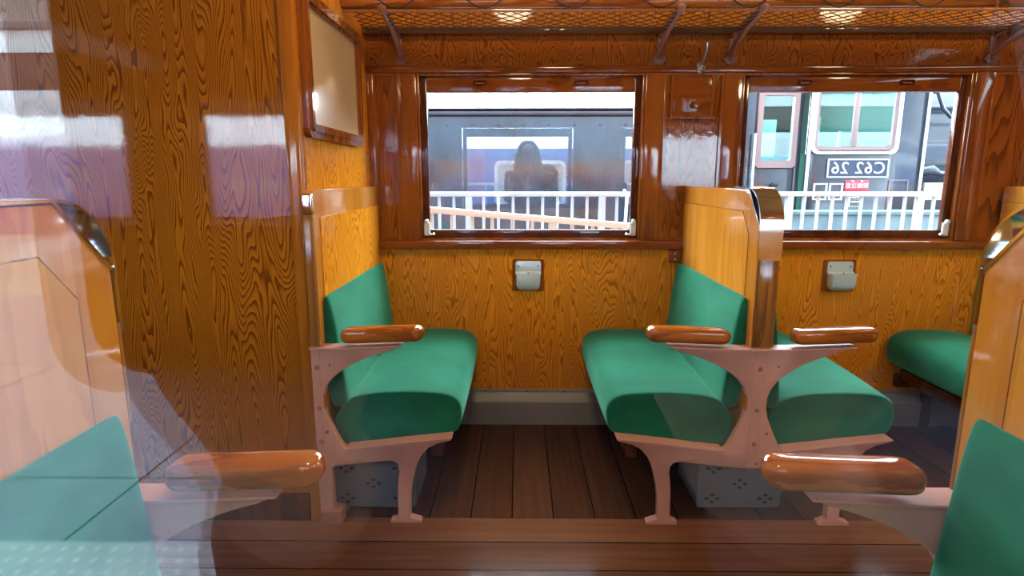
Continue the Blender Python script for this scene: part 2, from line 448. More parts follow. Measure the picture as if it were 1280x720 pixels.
window('window_2', 'window looking onto the locomotive cab and its number plate', openings[1][0], openings[1][1], .886, 1.622, YW, 1)
for i, c in enumerate(NEARC):
    window('window_%d' % (i + 3), ['near window beyond the end compartment', 'near window facing the compartment panel', 'near window the picture is taken through', 'near window beside the third pair of seats'][i],
           c - HW, c + HW, HZ0, HZ1, YN1 - .012, -1, latches=False)

# ------------------------------------------------------------------ seats
SL = .87   # length from the aisle end to the wall
half = [(.295, .632), (.258, .615), (.225, .606), (.19, .594), (.14, .573), (.095, .546), (.062, .518), (.043, .490), (.032, .459), (.031, .425), (.040, .385), (.062, .335), (.085, .287), (.092, .278), (.105, .273),
        (.20, .283), (.29, .294), (.45, .313), (.452, .305), (.405, .293), (.375, .277), (.352, .250), (.335, .215), (.326, .182), (.315, .13), (.310, .088), (.308, .022), (.345, .010), (.345, 0), (.240, 0), (.240, .010), (.266, .022), (.268, .133), (.275, .190), (.274, .213), (.262, .228), (.24, .232), (.17, .224), (.08, .214), (0, .207)]
def end_frame(single):
    if not single:
        pts = [(0, .622)] + half + [(-x, z) for x, z in half[-2::-1]]
        top = [(-.10, .622)]
        pts = [(.10, .622)] + half + [(-x, z) for x, z in half[-2::-1]] + [(-.10, .622)]
    else:
        low = half[:-2] + [(.062, .212), (.048, .204), (.046, 0), (0, 0)]
        pts = [(0, .622), (.10, .622)] + low[0:] 
    b = nb(); prism(b, pts, 'y', 0, .032, .003, 2)
    if not single: box(b, -.020, .020, -.003, .001, .215, .618, .001, 1)
    else: box(b, .004, .030, -.003, .001, .215, .618, .001, 1)
    # top flange the armrests are screwed to
    for sx in ((1,) if single else (1, -1)):
        fl_ = [(sx * x, z) for x, z in ((0, .622), (.10, .622), (.295, .632), (.30, .637), (.10, .628), (0, .628))]
        prism(b, fl_ if sx > 0 else fl_[::-1], 'y', -.014, .046, .001)
        fl_ = [(sx * x, z) for x, z in ((.10, .268), (.20, .280), (.29, .292), (.456, .312), (.456, .317), (.29, .299), (.20, .287), (.10, .276))]
        prism(b, fl_ if sx > 0 else fl_[::-1], 'y', -.006, .052, .001)
    return b
def bolts(zs, xs):
    b = nb()
    for x in xs:
        for z in zs:
            lathe(b, [(.0, -.005), (.006, -.005), (.0085, -.002), (.0085, .002)], (x, -.003, z), 'y', 12)
    return b
def armrest(sx):
    """rounded wooden bar, slightly rising to its free end"""
    b = nb(); rings = []
    n = 16
    x0, x1 = .098, .372
    for t in [0, .012, .04, .09, .16, .3, .5, .7, .84, .91, .96, .988, 1]:
        u = t * (x1 - x0)
        d = min(u, (x1 - x0) - u); R = .027
        k = math.sqrt(max(0.02, 1 - (1 - min(d, R) / R) ** 2))
        zc = .636 + .028 + t * .010
        ring = []
        for j in range(n):
            a = 2 * PI * j / n
            c, s_ = math.cos(a), math.sin(a)
            yy = .037 * k * math.copysign(abs(c) ** .6, c); zz = .0265 * (k * .9 + .1 if k > .3 else k) * math.copysign(abs(s_) ** (.45 if s_ > 0 else .75), s_)
            ring.append((sx * (x0 + u), .016 + yy, zc + zz))
        rings.append(ring)
    return loft(b, rings)
def back_board(single):
    c = .018 if single else .105
    y0 = .004
    out = [(y0, .24), (y0, 1.132 - c), (y0 + c, 1.132), (SL, 1.132), (SL, .24)]
    return out, c, y0
def ribbon(w0, w1, single):
    """chrome grab handle: band along the top, a round corner, and down the aisle edge"""
    path = [(.25, 1.1345), (.13, 1.1345)]
    for k in range(13):
        a = math.radians(90 + 90 * k / 12)
        path.append((.112 + .113 * math.cos(a), 1.0215 + .113 * math.sin(a)))
    path += [(-.0005, 1.0), (-.0005, .915)]
    b = nb(); t = .005; rings = []
    for i, p in enumerate(path):
        q0 = Vector(path[max(0, i - 1)]); q1 = Vector(path[min(len(path) - 1, i + 1)])
        d = (q1 - q0).normalized(); n_ = Vector((-d.y, d.x))
        if n_.y < 0 and i < 4: n_ = -n_
        n_ = Vector((d.y, -d.x))
        if (n_.x * (-1) + n_.y) < 0: n_ = -n_
        p = Vector(p); o_ = p + n_ * t
        rings.append([(w0, p.x, p.y), (w1, p.x, p.y), (w1, o_.x, o_.y), ((w0 + w1) / 2, o_.x + n_.x * .002, o_.y + n_.y * .002), (w0, o_.x, o_.y)])
    return loft(b, rings)
def seat_cushion(sx):
    prof = [(.072, .266), (.086, .267), (.20, .281), (.33, .297), (.455, .3125), (.470, .317), (.478, .332), (.486, .36), (.488, .395), (.480, .424), (.460, .443), (.42, .456), (.33, .461), (.22, .458), (.15, .449), (.115, .438), (.090, .420), (.058, .374), (.048, .354), (.050, .338)]
    cx, cz = .27, .37
    b = nb(); rings = []
    for y, k in ((.045, .90), (.046, .975), (.051, .992), (.062, 1.0), (.10, 1.004), (.20, 1.006), (.45, 1.01), (.70, 1.006), (.80, 1.004), (.848, 1.0), (.860, .975), (.862, .90)):
        crown = .012 * math.sin(PI * max(0, min(1, (y - .05) / .81)))
        rise = .014 * (y / .86)
        ring = []
        for x, z in prof:
            X, Z = cx + (x - cx) * (k if k < 1 else 1), cz + (z - cz) * (k if k < 1 else 1)
            if z > .36: Z += (crown + rise) * (z - .36) / .10
            if x > .44: X += crown * .4
            ring.append((sx * X, y, Z))
        rings.append(ring)
    return loft(b, rings)
def back_cushion(sx):
    prof = [(.034, .786), (.046, .789), (.058, .776), (.072, .68), (.086, .56), (.096, .47), (.100, .43), (.094, .400), (.034, .395), (.034, .58)]
    b = nb(); rings = []
    for y, k in ((.046, .6), (.049, .9), (.058, 1.0), (.10, 1.03), (.45, 1.06), (.80, 1.03), (.850, 1.0), (.858, .9), (.861, .6)):
        ring = []
        for x, z in prof:
            X = .034 + (x - .034) * k
            Z = z if k >= 1 else .59 + (z - .59) * (.985 if k > .7 else .97)
            ring.append((sx * X, y, Z))
        rings.append(ring)
    return loft(b, rings)
def make_seat(label, loc, single=False, rz=0):
    t = thing('box_seat', label, 'seat', loc, rz)
    out, c, y0 = back_board(single)
    hb = .034
    xa, xb = ((.002, hb) if single else (-hb, hb))
    if single:   # shallow board on the partition with a rounded top rail
        b = nb(); prism(b, out, 'x', xa, xb, .003, 2); bd = obj('back_board', b, BORDW, t)
        b = nb(); box(b, hb - .001, hb + .004, y0 + .06, SL - .012, .46, 1.045, .001); obj('plywood_inset', b, GOLD, bd, smooth=False)
        b = nb(); box(b, xa, hb + .003, -.006, .0035, .632, 1.05, .002); obj('edge_trim', b, EDGEW, bd)
        b = nb(); box(b, xa + .002, hb + .004, -.008, .010, 1.055, 1.122, .006, 3)
        obj('corner_plate', b, CHROME, t)
    else:
        b = nb(); prism(b, out, 'x', xa, xb, .003, 2); bd = obj('back_board', b, BORDW, t, label='solid honey coloured border')
        for sx in (1, -1):
            m_ = .082
            pan = [(y0 + m_, .46), (y0 + m_, 1.132 - c - .04), (y0 + c + .04, 1.132 - .072), (SL - .01, 1.132 - .072), (SL - .01, .46)]
            b = nb(); prism(b, pan if sx < 0 else pan, 'x', *sorted((sx * (hb - .002), sx * (hb + .0012)))); obj('plywood_inset', b, PALEW, bd, smooth=False)
            # thin dark joint between border and inset
            b = nb(); q = Vector((sx, 0, 0))
            for p0, p1 in zip(pan[:3], pan[1:4]):
                tube(b, [(sx * (hb + .0004), p0[0], p0[1]), (sx * (hb + .0004), p1[0], p1[1])], .0016, 5)
            obj('joint_bead', b, EDGEW, bd)
        b = nb(); box(b, -hb - .001, hb + .001, y0 - .008, y0 + .001, .632, .93, .003); obj('edge_trim', b, EDGEW, bd, label='darker varnished edge strip')
        h = obj('grab_handle', ribbon(-hb - .003, hb + .003, single), CHROME, t, label='chrome corner grab handle')
        b = nb()   # chrome lining of the cut corner
        prism(b, [(y0 - .003, 1.132 - c - .004), (y0 + c - .004, 1.136), (y0 + c + .004, 1.136), (y0 - .001, 1.132 - c - .01)], 'x', -hb - .002, hb + .002)
        obj('corner_plate', b, CHROME, h)
    ef = obj('end_frame', end_frame(single), PINK, t, label='salmon painted cast iron end frame')
    each('bolt', bolts((.56, .42, .30), (.020,) if single else (.0,)), PINKD, ef)
    for sx in ((1,) if single else (1, -1)):
        obj('seat_cushion', seat_cushion(sx), VELVET, t, sub=1)
        obj('back_cushion', back_cushion(sx), VELVET, t, sub=2)
        obj('armrest', armrest(sx), ARMW, t, sub=1)
        # wooden bearer and wall bracket carrying the cushion
        b = nb(); box(b, *sorted((sx * .10, sx * .44)), SL - .05, SL - .02, .20, .262, .004); box(b, *sorted((sx * .12, sx * .16)), .03, SL - .03, .215, .262, .004); box(b, *sorted((sx * .38, sx * .42)), .03, SL - .03, .232, .286, .004)
        box(b, *sorted((sx * .26, sx * .30)), SL - .05, SL - .02, 0, .21, .004)
        each('seat_bearer', b, SASH, t)
    return t
YF, YNS = 1.85, .965
seat_c = make_seat('pair of green velvet seats back to back under the wall between the two windows', (.785, YF, 0))
seat_s = make_seat('single green velvet seat against the left partition, below the framed notice board', (XL - .002, YF, 0), single=True)
s3 = copy_tree(seat_c); s3.location = (2.215, YF, 0)
tag(s3, 'green velvet seats at the right end of the window wall, mostly hidden')
s4 = copy_tree(seat_c); s4.location = (-.708, YNS, 0); s4.rotation_euler = (0, 0, PI)
tag(s4, 'nearest seat on the left, in front of the tall compartment panel')
s5 = copy_tree(seat_c); s5.location = (.793, YNS, 0); s5.rotation_euler = (0, 0, PI)
tag(s5, 'nearest seat on the right, cut by the picture edge')
for s in (seat_c, s3, s4, s5): s['group'] = 'back to back coach seats'

# foot block of the left seat post
bm = nb(); box(bm, 0, .075, -.012, .05, 0, .05, .004)
obj('foot_block', bm, PINKD, seat_s)

# ------------------------------------------------------------------ things on the walls
def make_ashtray(label, x):
    t = thing('ashtray', label, 'ashtray', (x, YW - .004, .722), group='window ashtrays')
    b = nb(); prism(b, rrect(.148, .150, .008, 3), 'y', -.010, 0, .002); obj('mounting_board', b, TRIMV, t)
    b = nb(); prism(b, rrect(.118, .060, .012, 5, 0, .038), 'y', -.016, -.009, .002, 2); bp_ = obj('back_plate', b, ALU, t)
    b = nb()
    for sx in (-1, 1): lathe(b, [(.0, -.002), (.003, -.0015), (.004, .001)], (sx * .046, -.017, .044), 'y', 8)
    each('screw', b, CHIP, bp_)
    b = nb(); tube(b, [(-.060, -.020, .014), (.060, -.020, .014)], .006, 8)
    box(b, -.058, .058, -.062, -.016, .008, .015, .002); obj('lid', b, ALU, t)
    b = nb(); lathe(b, [(.0, .006), (.004, .005), (.004, 0)], (0, -.046, .014), 'z', 8); obj('lid_knob', b, CHIP, t)
    b = nb(); rings = []      # bowl: bulging front that curves under
    for z, d, w in ((.008, .060, .056), (-.015, .062, .056), (-.036, .061, .055), (-.050, .056, .052), (-.060, .046, .047), (-.067, .034, .040), (-.071, .018, .030)):
        rings.append([(-w, -.012, z), (-w, -d * .9, z), (-w * .93, -d, z), (w * .93, -d, z), (w, -d * .9, z), (w, -.012, z)])
    loft(b, rings); obj('bowl', b, ALU, t)
    return t
make_ashtray('small hinged metal ashtray below the window with the black tender', .046)
make_ashtray('small hinged metal ashtray below the window with the number plate', 1.488)

t = thing('coat_hook', 'metal coat hook above the little panel door between the windows', 'hook', (.790, YW - .016, 1.640))
bm = nb(); lathe(bm, [(.0, -.007), (.011, -.006), (.015, -.002), (.015, .002)], (0, 0, .012), 'y', 14); lathe(bm, [(.0, -.007), (.010, -.006), (.013, -.002), (.013, .002)], (0, 0, -.010), 'y', 14)
obj('plate', bm, STEEL, t)
bm = nb(); tube(bm, [(0, -.004, .008), (.002, -.026, .018), (.006, -.046, .040), (.010, -.058, .068), (.011, -.060, .092)], [.006, .006, .0055, .0055, .008], 10); obj('long_prong', bm, STEEL, t)
bm = nb(); tube(bm, [(0, -.004, -.008), (.003, -.022, -.016), (.006, -.036, -.012), (.008, -.042, .002)], [.006, .0055, .005, .007], 10); obj('short_prong', bm, STEEL, t)

t = thing('access_door', 'small square wooden panel door with a round knob between the windows', 'panel door', (.765, YW + .002, 1.525))
bm = nb(); box(bm, -.088, .088, -.012, 0, -.088, .088, .004); obj('door_panel', bm, TRIM, t)
bm = nb(); ring_frame(bm, [(-.094, -.094), (.094, -.094), (.094, .094), (-.094, .094)], [(-.084, -.084), (.084, -.084), (.084, .084), (-.084, .084)], 'y', -.016, 0); obj('edge_moulding', bm, TRIMV, t, smooth=False)
bm = nb(); lathe(bm, [(.006, 0), (.006, -.012), (.015, -.018), (.017, -.026), (.010, -.032), (0, -.033)], (.012, -.010, -.040), 'y', 16); obj('knob', bm, TRIMV, t)

for x, lab in ((.722, 'small wooden block under the ledge beside the middle seat back'), (2.165, 'small wooden block under the ledge near the right picture edge')):
    t = thing('seat_bracket', lab, 'bracket', (x, YW - .004, .782), group='seat back brackets')
    b = nb(); box(b, -.026, .026, -.022, 0, 0, .062, .004); obj('block', b, TRIM, t)
    b = nb()
    for z in (.018, .044): lathe(b, [(0, -.003), (.004, -.002), (.005, .001)], (0, -.022, z), 'y', 8)
    each('screw', b, STEEL, t)

# framed notice on the partition (in the YZ plane, facing +X)
t = thing('notice_frame', 'framed blank tan notice board hanging on the left partition', 'picture frame', (XL, 2.235, 1.52))
for r_, a0, a1, n_, m_ in ((.0, 0, .022, 'frame', TRIM),):
    b = nb(); ring_frame(b, rrect(.66, .450, .030, 5), rrect(.57, .360, .012, 5), 'x', a0, a1)
    ring_frame(b, rrect(.62, .410, .022, 5), rrect(.585, .375, .014, 5), 'x', a1 - .002, a1 + .008)
    obj(n_, b, TRIMV, t, sharp=50)
b = nb(); prism(b, rrect(.60, .390, .01, 3), 'x', .003, .011); obj('board', b, PARCH, t, smooth=False)

# perforated heater covers under the seats
def heater(label, x, y):
    t = thing('heater_cover', label, 'heater cover', (x, y, 0), group='under-seat heater covers')
    b = nb(); prism(b, rrect(.30, .19, .012, 4, 0, .098), 'y', 0, .25, .003); bx_ = obj('casing', b, HEATG, t)
    b = nb()
    for cx, cz in ((-.095, .155), (.095, .155), (-.095, .04), (.095, .04), (0, .098)):
        for dx, dz in ((0, .014), (-.019, 0), (.019, 0), (0, -.014)):
            prism(b, [(cx + dx - .0095, cz + dz), (cx + dx, cz + dz - .0065), (cx + dx + .0095, cz + dz), (cx + dx, cz + dz + .0065)], 'y', -.0015, .002)
    each('perforation', b, BLACK, bx_, smooth=False)
    return t
heater('grey perforated heater box under the single left seat', -.515, 1.945)
heater('grey perforated heater box under the middle pair of seats', .79, 1.955)

# ------------------------------------------------------------------ luggage rack
t = thing('luggage_rack', 'long luggage rack with string net above the windows', 'luggage rack', (0, YW, 1.60))
ZR = .225   # rail height above the base
bm = nb(); tube(bm, [(XL + .002, -.34, ZR), (XE1 - .002, -.34, ZR)], .026, 14); obj('front_rail', bm, ARMW, t)
bm = nb(); box(bm, XL + .002, XE1 - .002, -.062, -.002, .176, .200, .004); obj('back_rail', bm, TRIM, t)
bm = nb(); tube(bm, [(XL + .002, -.335, ZR - .033), (XE1 - .002, -.335, ZR - .033)], .0035, 8); obj('lacing_rod', bm, PINKD, t)
# string net: interlocking zigzags between the rails, slightly sagging
cu = bpy.data.curves.new('string_net', 'CURVE'); cu.dimensions = '3D'; cu.bevel_depth = .0019; cu.bevel_resolution = 0
def netp(x, v): return (x, -.335 + v * .285, ZR - .033 - .020 * math.sin(PI * v) - .01 * v)
DX, DV = .030, .0625
rows = 16
for i in range(rows):
    for ph in (0,):
        pts = []
        n = int((XE1 - XL - .06) / DX)
        for k in range(n):
            v = i * DV + (DV if (k + i) % 2 else 0)
            pts.append(netp(XL + .04 + k * DX + random.uniform(-.004, .004), min(1, v)))
        s_ = cu.splines.new('POLY'); s_.points.add(len(pts) - 1)
        for q, p in zip(s_.points, pts): q.co = (*p, 1)
o = bpy.data.objects.new('string_net_source', cu); COL.objects.link(o); bpy.context.view_layer.update()
me = bpy.data.meshes.new_from_object(o.evaluated_get(bpy.context.evaluated_depsgraph_get())); bpy.data.objects.remove(o)
me.name = 'string_net'; me.materials.append(NETM)
o = bpy.data.objects.new('string_net', me); COL.objects.link(o); o.parent = t; o['kind'] = 'stuff'
bm = nb()
k = 0
x = -.46
while x < 2.6:       # cord lacing the net to the rail
    w = .085
    tube(bm, [(x + w * 2 * u - w, -.340 - .030 * math.cos((u - .5) * PI) if False else -.372 + .01 * abs(u - .5), ZR + .018 - .050 * math.sin(PI * u)) for u in [j / 8 for j in range(9)]], .0022, 5)
    x += .33
each('lacing_cord', bm, BLACK, t)
def rack_bracket(x):
    """cast scroll bracket: curved lower arm, straight upper bar, lattice and a wall foot"""
    b = nb()
    def bar(p, r=.006): tube(b, [(0, y, z) for y, z in p], r, 8)
    low = [(-.012, .09), (-.030, .105), (-.09, .135), (-.17, .162), (-.26, .182), (-.335, .196)]
    up = [(-.012, .165), (-.06, .180), (-.14, .192), (-.23, .200), (-.335, .206)]
    bar(low, .011); bar(up, .008); bar([(-.012, .075), (-.010, .17)], .011)
    zz = [(-.03, .107), (-.06, .178), (-.085, .133), (-.12, .188), (-.145, .153), (-.18, .193), (-.205, .171), (-.24, .199), (-.27, .185)]
    bar(zz, .0055)
    lathe(b, [(.018, -.016), (.024, 0), (.018, .016)], (0, -.34, .206), 'x', 14)
    o = obj('bracket', b, PINKD, t, loc=(x, 0, 0))
    b = nb()
    pts = [(.030 * math.cos(a) * (1.15 if k % 2 == 0 else .9), .078 + .022 * math.sin(a)) for k, a in enumerate([2 * PI * k / 12 for k in range(12)])]
    prism(b, pts, 'y', -.016, .0, .003, 2); lathe(b, [(0, -.024), (.008, -.022), (.009, -.014)], (0, 0, .078), 'y', 6)
    obj('foot_plate', b, PINKD, o)
for x in (-.518, .612, .922, 2.05): rack_bracket(x)

# ------------------------------------------------------------------ ceiling lamps
for i, (x, lab) in enumerate(((-.04, 'round glass ceiling lamp over the first seat bay'), (2.07, 'round glass ceiling lamp over the right hand seats'))):
    t = thing('ceiling_lamp', lab, 'ceiling lamp', (x, 1.40, ZC + .18), group='ceiling lamps')
    b = nb(); lathe(b, [(.0, .012), (.15, .010), (.155, -.012), (.13, -.03), (.0, -.03)], n=28); obj('base_ring', b, STEEL, t)
    b = nb(); lathe(b, [(.125, -.03), (.128, -.06), (.112, -.10), (.075, -.13), (.03, -.143), (.0, -.145)], n=28); obj('glass_bowl', b, LAMPG, t)

# ------------------------------------------------------------------ outside, far side
CONC = noisy(mat('concrete', (.38, .39, .40), .85), (.30, .31, .33), (.42, .43, .44), 2, 5)
CONC_L = noisy(mat('pale_paving', (.62, .62, .60), .85), (.20, .19, .185), (.27, .26, .25), 1, 4)
ASPH = noisy(mat('grey_asphalt', (.20, .21, .24), .9), (.17, .18, .21), (.25, .26, .29), 2, 5)
FENCEW = mat('white_fence_paint', (.25, .29, .33), .4, coat=.3)
FENCEP = mat('pale_pink_rail', (.36, .33, .35), .45)
LBLACK = noisy(mat('locomotive_black', (.012, .016, .024), .22, coat=.3, coat_r=.06), (.008, .015, .026), (.015, .030, .050), 3, 3)
LBROWN = noisy(mat('locomotive_apron', (.030, .018, .02), .35), (.022, .014, .016), (.04, .026, .028), 3, 3)
LPINK = mat('cab_window_frame', (.20, .125, .12), .4)
LWHITE = mat('white_lining', (.44, .47, .48), .4)
LRED = mat('red_enamel', (.55, .03, .05), .4)
LBLUE = noisy(mat('blue_black_boiler', (.03, .045, .06), .3, coat=.4), (.022, .034, .05), (.045, .065, .085), 2, 4)
DKGREEN = mat('cab_interior_green', (.02, .10, .075), .6)
TEAL = noisy(mat('teal_plinth', (.10, .20, .24), .7), (.04, .085, .105), (.075, .14, .165), 5, 3)
CABPANE = glass('cab_glass', tint=(.75, .95, .95), ior=1.5)

bm = nb(); box(bm, -14, 16, 2.95, 4.7, -.3, -.02)
struct('ground_1', 'concrete platform strip beyond the windows', 'platform', bm, CONC, smooth=False)
bm = nb(); box(bm, -30, 34, 4.7, 60, -1.5, -1.25)
struct('ground_2', 'track bed below the locomotive', 'ground', bm, ASPH, smooth=False)

def railing(name, label, x0, x1, y, z0a, z0b, zbase, step, rail_r, mats, bottom=True, group=None):
    """flat topped rail (may slope from z0a to z0b), square posts, round balusters"""
    t = thing(name, label, 'fence', (x0, y, zbase), group=group)
    Lx = x1 - x0
    def zt(x): return z0a + (z0b - z0a) * x / Lx - zbase
    b = nb(); prism(b, [(0, zt(0) - 2 * rail_r), (Lx, zt(Lx) - 2 * rail_r), (Lx, zt(Lx)), (0, zt(0))], 'y', -.025, .025, .006, 2); obj('top_rail', b, mats[0], t)
    if bottom:
        b = nb(); prism(b, [(0, zt(0) - .96), (Lx, zt(Lx) - .96), (Lx, zt(Lx) - .92), (0, zt(0) - .92)], 'y', -.02, .02, .004); obj('bottom_rail', b, mats[1], t)
    bm_b = nb(); k = 0
    n = int(Lx / step)
    posts = nb()
    for i in range(n + 1):
        x = i * step
        if x > Lx - .01: break
        if i % 9 == 4: box(posts, x - .022, x + .022, -.022, .022, 0, zt(x) - rail_r, .004)
        else:
            b = nb(); box(b, x - .0095, x + .0095, -.0095, .0095, .06, zt(x) - rail_r, .003, 1)
            obj('baluster', b, mats[1], t, smooth=False)
    each('post', posts, mats[1], t, smooth=False)
    return t
railing('railing', 'white picket railing on the platform in front of the black tender', -1.62, 1.36, 4.0, 1.076, 1.076, -.02, .099, .015, (FENCEW, FENCEW))
railing('railing', 'blue white railing on the platform in front of the locomotive cab', 1.42, 2.80, 4.0, 1.078, 1.078, -.02, .0955, .015, (FENCEW, FENCEW))
railing('ramp_railing', 'low sloping ramp railing with a pale pink top rail', -1.3, 1.0, 3.4, 1.072, .885, -.02, .115, .017, (FENCEP, FENCEW))

# plinth beyond the fence in front of the cab
bm = nb(); box(bm, 1.6, 5.2, 4.75, 4.9, -1.3, .88, .01); box(bm, 1.55, 5.25, 4.73, 4.92, .88, .91, .006)
tag(obj('brick_plinth', bm, TEAL), 'low teal brick plinth between the railing and the locomotive', 'plinth')

# tender
t = thing('locomotive_tender', 'long black tender filling the view through the left window', 'tender', (-1.5, 6.0, -1.25))
bm = nb(); box(bm, -8, 3.66, 0, 2.6, .9, 3.02, .02); obj('tank', bm, LBLACK, t)
bm = nb(); box(bm, -8, 3.68, -.03, 2.63, 3.02, 3.055, .008); box(bm, -8, 3.68, -.012, 2.61, 3.075, 3.09, .004); obj('top_rim', bm, LBLACK, t)
bm = nb()
for i in range(16):
    for z in (2.93, 2.30): lathe(bm, [(0, -.010), (.012, -.006), (.014, .0)], (-.2 + i * .25, 0, z), 'y', 8)
each('rivet', bm, LBLACK, t)
bm = nb(); box(bm, -8, 3.7, .15, 2.4, .45, .9, .01); obj('tender_frame', bm, LBROWN, t)
for i in range(6):
    b = nb(); lathe(b, [(.43, -.06), (.46, -.05), (.43, .0), (.40, .06), (.1, .06), (.1, -.06)], (-6.5 + i * 1.8, .45, .43), 'y', 28); obj('wheel', b, LBROWN, t)
bm = nb(); tube(bm, [(2.55, -.03, 1.55), (2.55, -.09, 1.6), (2.57, -.09, 2.25), (2.55, -.03, 2.3)], .016, 8); tube(bm, [(2.62, -.03, 1.6), (2.66, -.10, 1.7), (2.64, -.10, 2.3), (2.62, -.03, 2.36)], .016, 8); each('grab_rail', bm, LWHITE, t)

# locomotive cab
t = thing('locomotive_cab', 'black steam locomotive cab with a mirrored number plate and wide side window', 'locomotive', (2.84, 6.0, -1.25))
Z0 = 1.25
def cabwall(b, x0, x1, z0, z1, y0=0, y1=.04, bev=.004): box(b, x0, x1, y0, y1, z0, z1, bev)
# side wall pieces around the window (x .03..-.87 , z 1.417..2.035)
bm = nb()
cabwall(bm, 0, .06, .9 + 0, 4.0); cabwall(bm, .84, 1.13, .9, 4.0); cabwall(bm, .06, .84, .9, 1.44 + Z0); cabwall(bm, .06, .84, 2.05 + Z0, 4.0)
cb = obj('side_wall', bm, LBLACK, t)
bm = nb(); box(bm, .0, 1.13, 2.55, 2.6, .9, 4.0); box(bm, -.02, .02, .04, 2.55, .9, 1.40 + Z0); box(bm, 1.09, 1.13, .04, 2.55, .9, 4.0); each('cab_shell', bm, DKGREEN, t, smooth=False)
bm = nb(); arc = [(1.3 + 1.36 * math.cos(a), 3.5 + .75 * math.sin(a)) for a in [math.radians(10 + 160 * k / 14) for k in range(15)]]
prism(bm, arc + [(y, z + .04) for y, z in arch[:0]] + [(p[0] * .97 + .04, p[1] - .05) for p in arc[::-1]], 'x', -.6, 1.16); obj('roof', bm, LBLACK, t)
bm = nb(); ring_frame(bm, rrect(.85, .66, .075, 6, .45, 1.725 + Z0), rrect(.79, .60, .06, 6, .45, 1.725 + Z0), 'y', -.022, .02); wfr = obj('window_surround', bm, LWHITE, t, label='white lined window surround')
bm = nb(); ring_frame(bm, rrect(.79, .60, .06, 6, .45, 1.725 + Z0), rrect(.72, .54, .03, 6, .45, 1.74 + Z0), 'y', .0, .03); box(bm, .425, .475, 0, .03, 1.46 + Z0, 2.01 + Z0, .003); obj('sash', bm, LPINK, wfr)
bm = nb(); box(bm, .09, .81, .012, .018, 1.46 + Z0, 2.02 + Z0); obj('cab_pane', bm, CABPANE, wfr, smooth=False)
# number plate with mirrored lettering, as the photo shows it
bm = nb(); prism(bm, [(.20, 1.168 + Z0), (.80, 1.168 + Z0), (.80, 1.352 + Z0), (.20, 1.352 + Z0)], 'y', -.018, .0, .003); npl = obj('number_plate', bm, mat('plate_blue', (.012, .022, .05), .3), t)
bm = nb(); ring_frame(bm, [(.20, 1.168 + Z0), (.80, 1.168 + Z0), (.80, 1.352 + Z0), (.20, 1.352 + Z0)], [(.213, 1.181 + Z0), (.787, 1.181 + Z0), (.787, 1.339 + Z0), (.213, 1.339 + Z0)], 'y', -.026, -.012); obj('plate_border', bm, LWHITE, npl, smooth=False)
bm = text_mesh('C62 26', .160, .006, True, 1.12); obj('plate_lettering', bm, LWHITE, npl, smooth=False, loc=(.5, -.024, 1.258 + Z0))
# red warning plate, small data plate, card holders, hatch outline
bm = nb(); box(bm, .395, .63, -.010, 0, 1.035 + Z0, 1.148 + Z0, .003); rpl = obj('warning_plate', bm, LRED, t)
bm = text_mesh('架線注意', .058, .002, True, 1.0); obj('warning_lettering', bm, LWHITE, rpl, smooth=False, loc=(.5125, -.012, 1.088 + Z0))
bm = nb()
for x in (.46, .55): prism(bm, [(x, 1.125 + Z0), (x + .022, 1.128 + Z0), (x + .012, 1.142 + Z0), (x + .03, 1.140 + Z0), (x - .004, 1.146 + Z0)], 'y', -.013, -.009)
each('warning_flash', bm, LWHITE, rpl, smooth=False)
bm = nb(); box(bm, .455, .575, -.008, 0, .885 + Z0, .982 + Z0, .002); dpl = obj('data_plate', bm, LWHITE, t)
for i, z in enumerate((.958, .911)):
    bm = nb()
    for x in (.475, .50, .525, .55): ring_frame(bm, rrect(.018, .032, .002, 1, x, z + Z0), rrect(.008, .012, .001, 1, x, z + Z0), 'y', -.011, -.007)
    each('data_lettering', bm, BLACK, dpl, smooth=False)
for x in (.155, .31):
    b = nb(); cx = x
    ring_frame(b, [(cx - .068, .95 + Z0), (cx + .068, .95 + Z0), (cx + .068, 1.115 + Z0), (cx - .068, 1.115 + Z0)], [(cx - .053, .965 + Z0), (cx + .053, .965 + Z0), (cx + .053, 1.10 + Z0), (cx - .053, 1.10 + Z0)], 'y', -.014, 0)
    obj('card_holder', b, LWHITE, t, smooth=False)
bm = nb(); ring_frame(bm, rrect(.19, .30, .015, 3, .925, 1.0 + Z0), rrect(.172, .282, .012, 3, .925, 1.0 + Z0), 'y', -.008, 0); obj('hatch_outline', bm, LPINK, t)
bm = nb(); box(bm, -.02, 1.16, -.02, .02, .86, .90, .004); box(bm, -.06, 1.15, .05, 2.4, .40, .86, .01); obj('footplate', bm, LBROWN, t)
bm = nb(); tube(bm, [(.0, -.03, 1.0), (.0, -.03, 3.4)], .016, 8); tube(bm, [(1.125, -.02, 1.0), (1.125, -.02, 3.4)], .014, 8); each('handrail', bm, LWHITE, t)
# cab door side and shelter plate between cab and tender
bm = nb(); x0 = -.63
box(bm, x0, -.47, .10, .14, .9, 3.6, .004); box(bm, -.08, -.02, .10, .14, .9, 3.6, .004); box(bm, -.47, -.08, .10, .14, .9, 1.28 + Z0, .004); box(bm, -.47, -.08, .10, .14, 2.0 + Z0, 3.6, .004)
dr = obj('cab_door', bm, LBLACK, t)
bm = nb(); ring_frame(bm, rrect(.40, .75, .04, 5, -.275, 1.64 + Z0), rrect(.30, .63, .025, 5, -.275, 1.65 + Z0), 'y', .075, .13); obj('door_window_frame', bm, LPINK, dr)
bm = nb(); box(bm, -.43, -.12, .098, .104, 1.32 + Z0, 1.98 + Z0); obj('door_pane', bm, CABPANE, dr, smooth=False)
bm = nb(); box(bm, -.42, -.25, .17, .18, 1.36 + Z0, 1.74 + Z0, .002); card = obj('notice_card', bm, LWHITE, dr, label='white card behind the door glass')
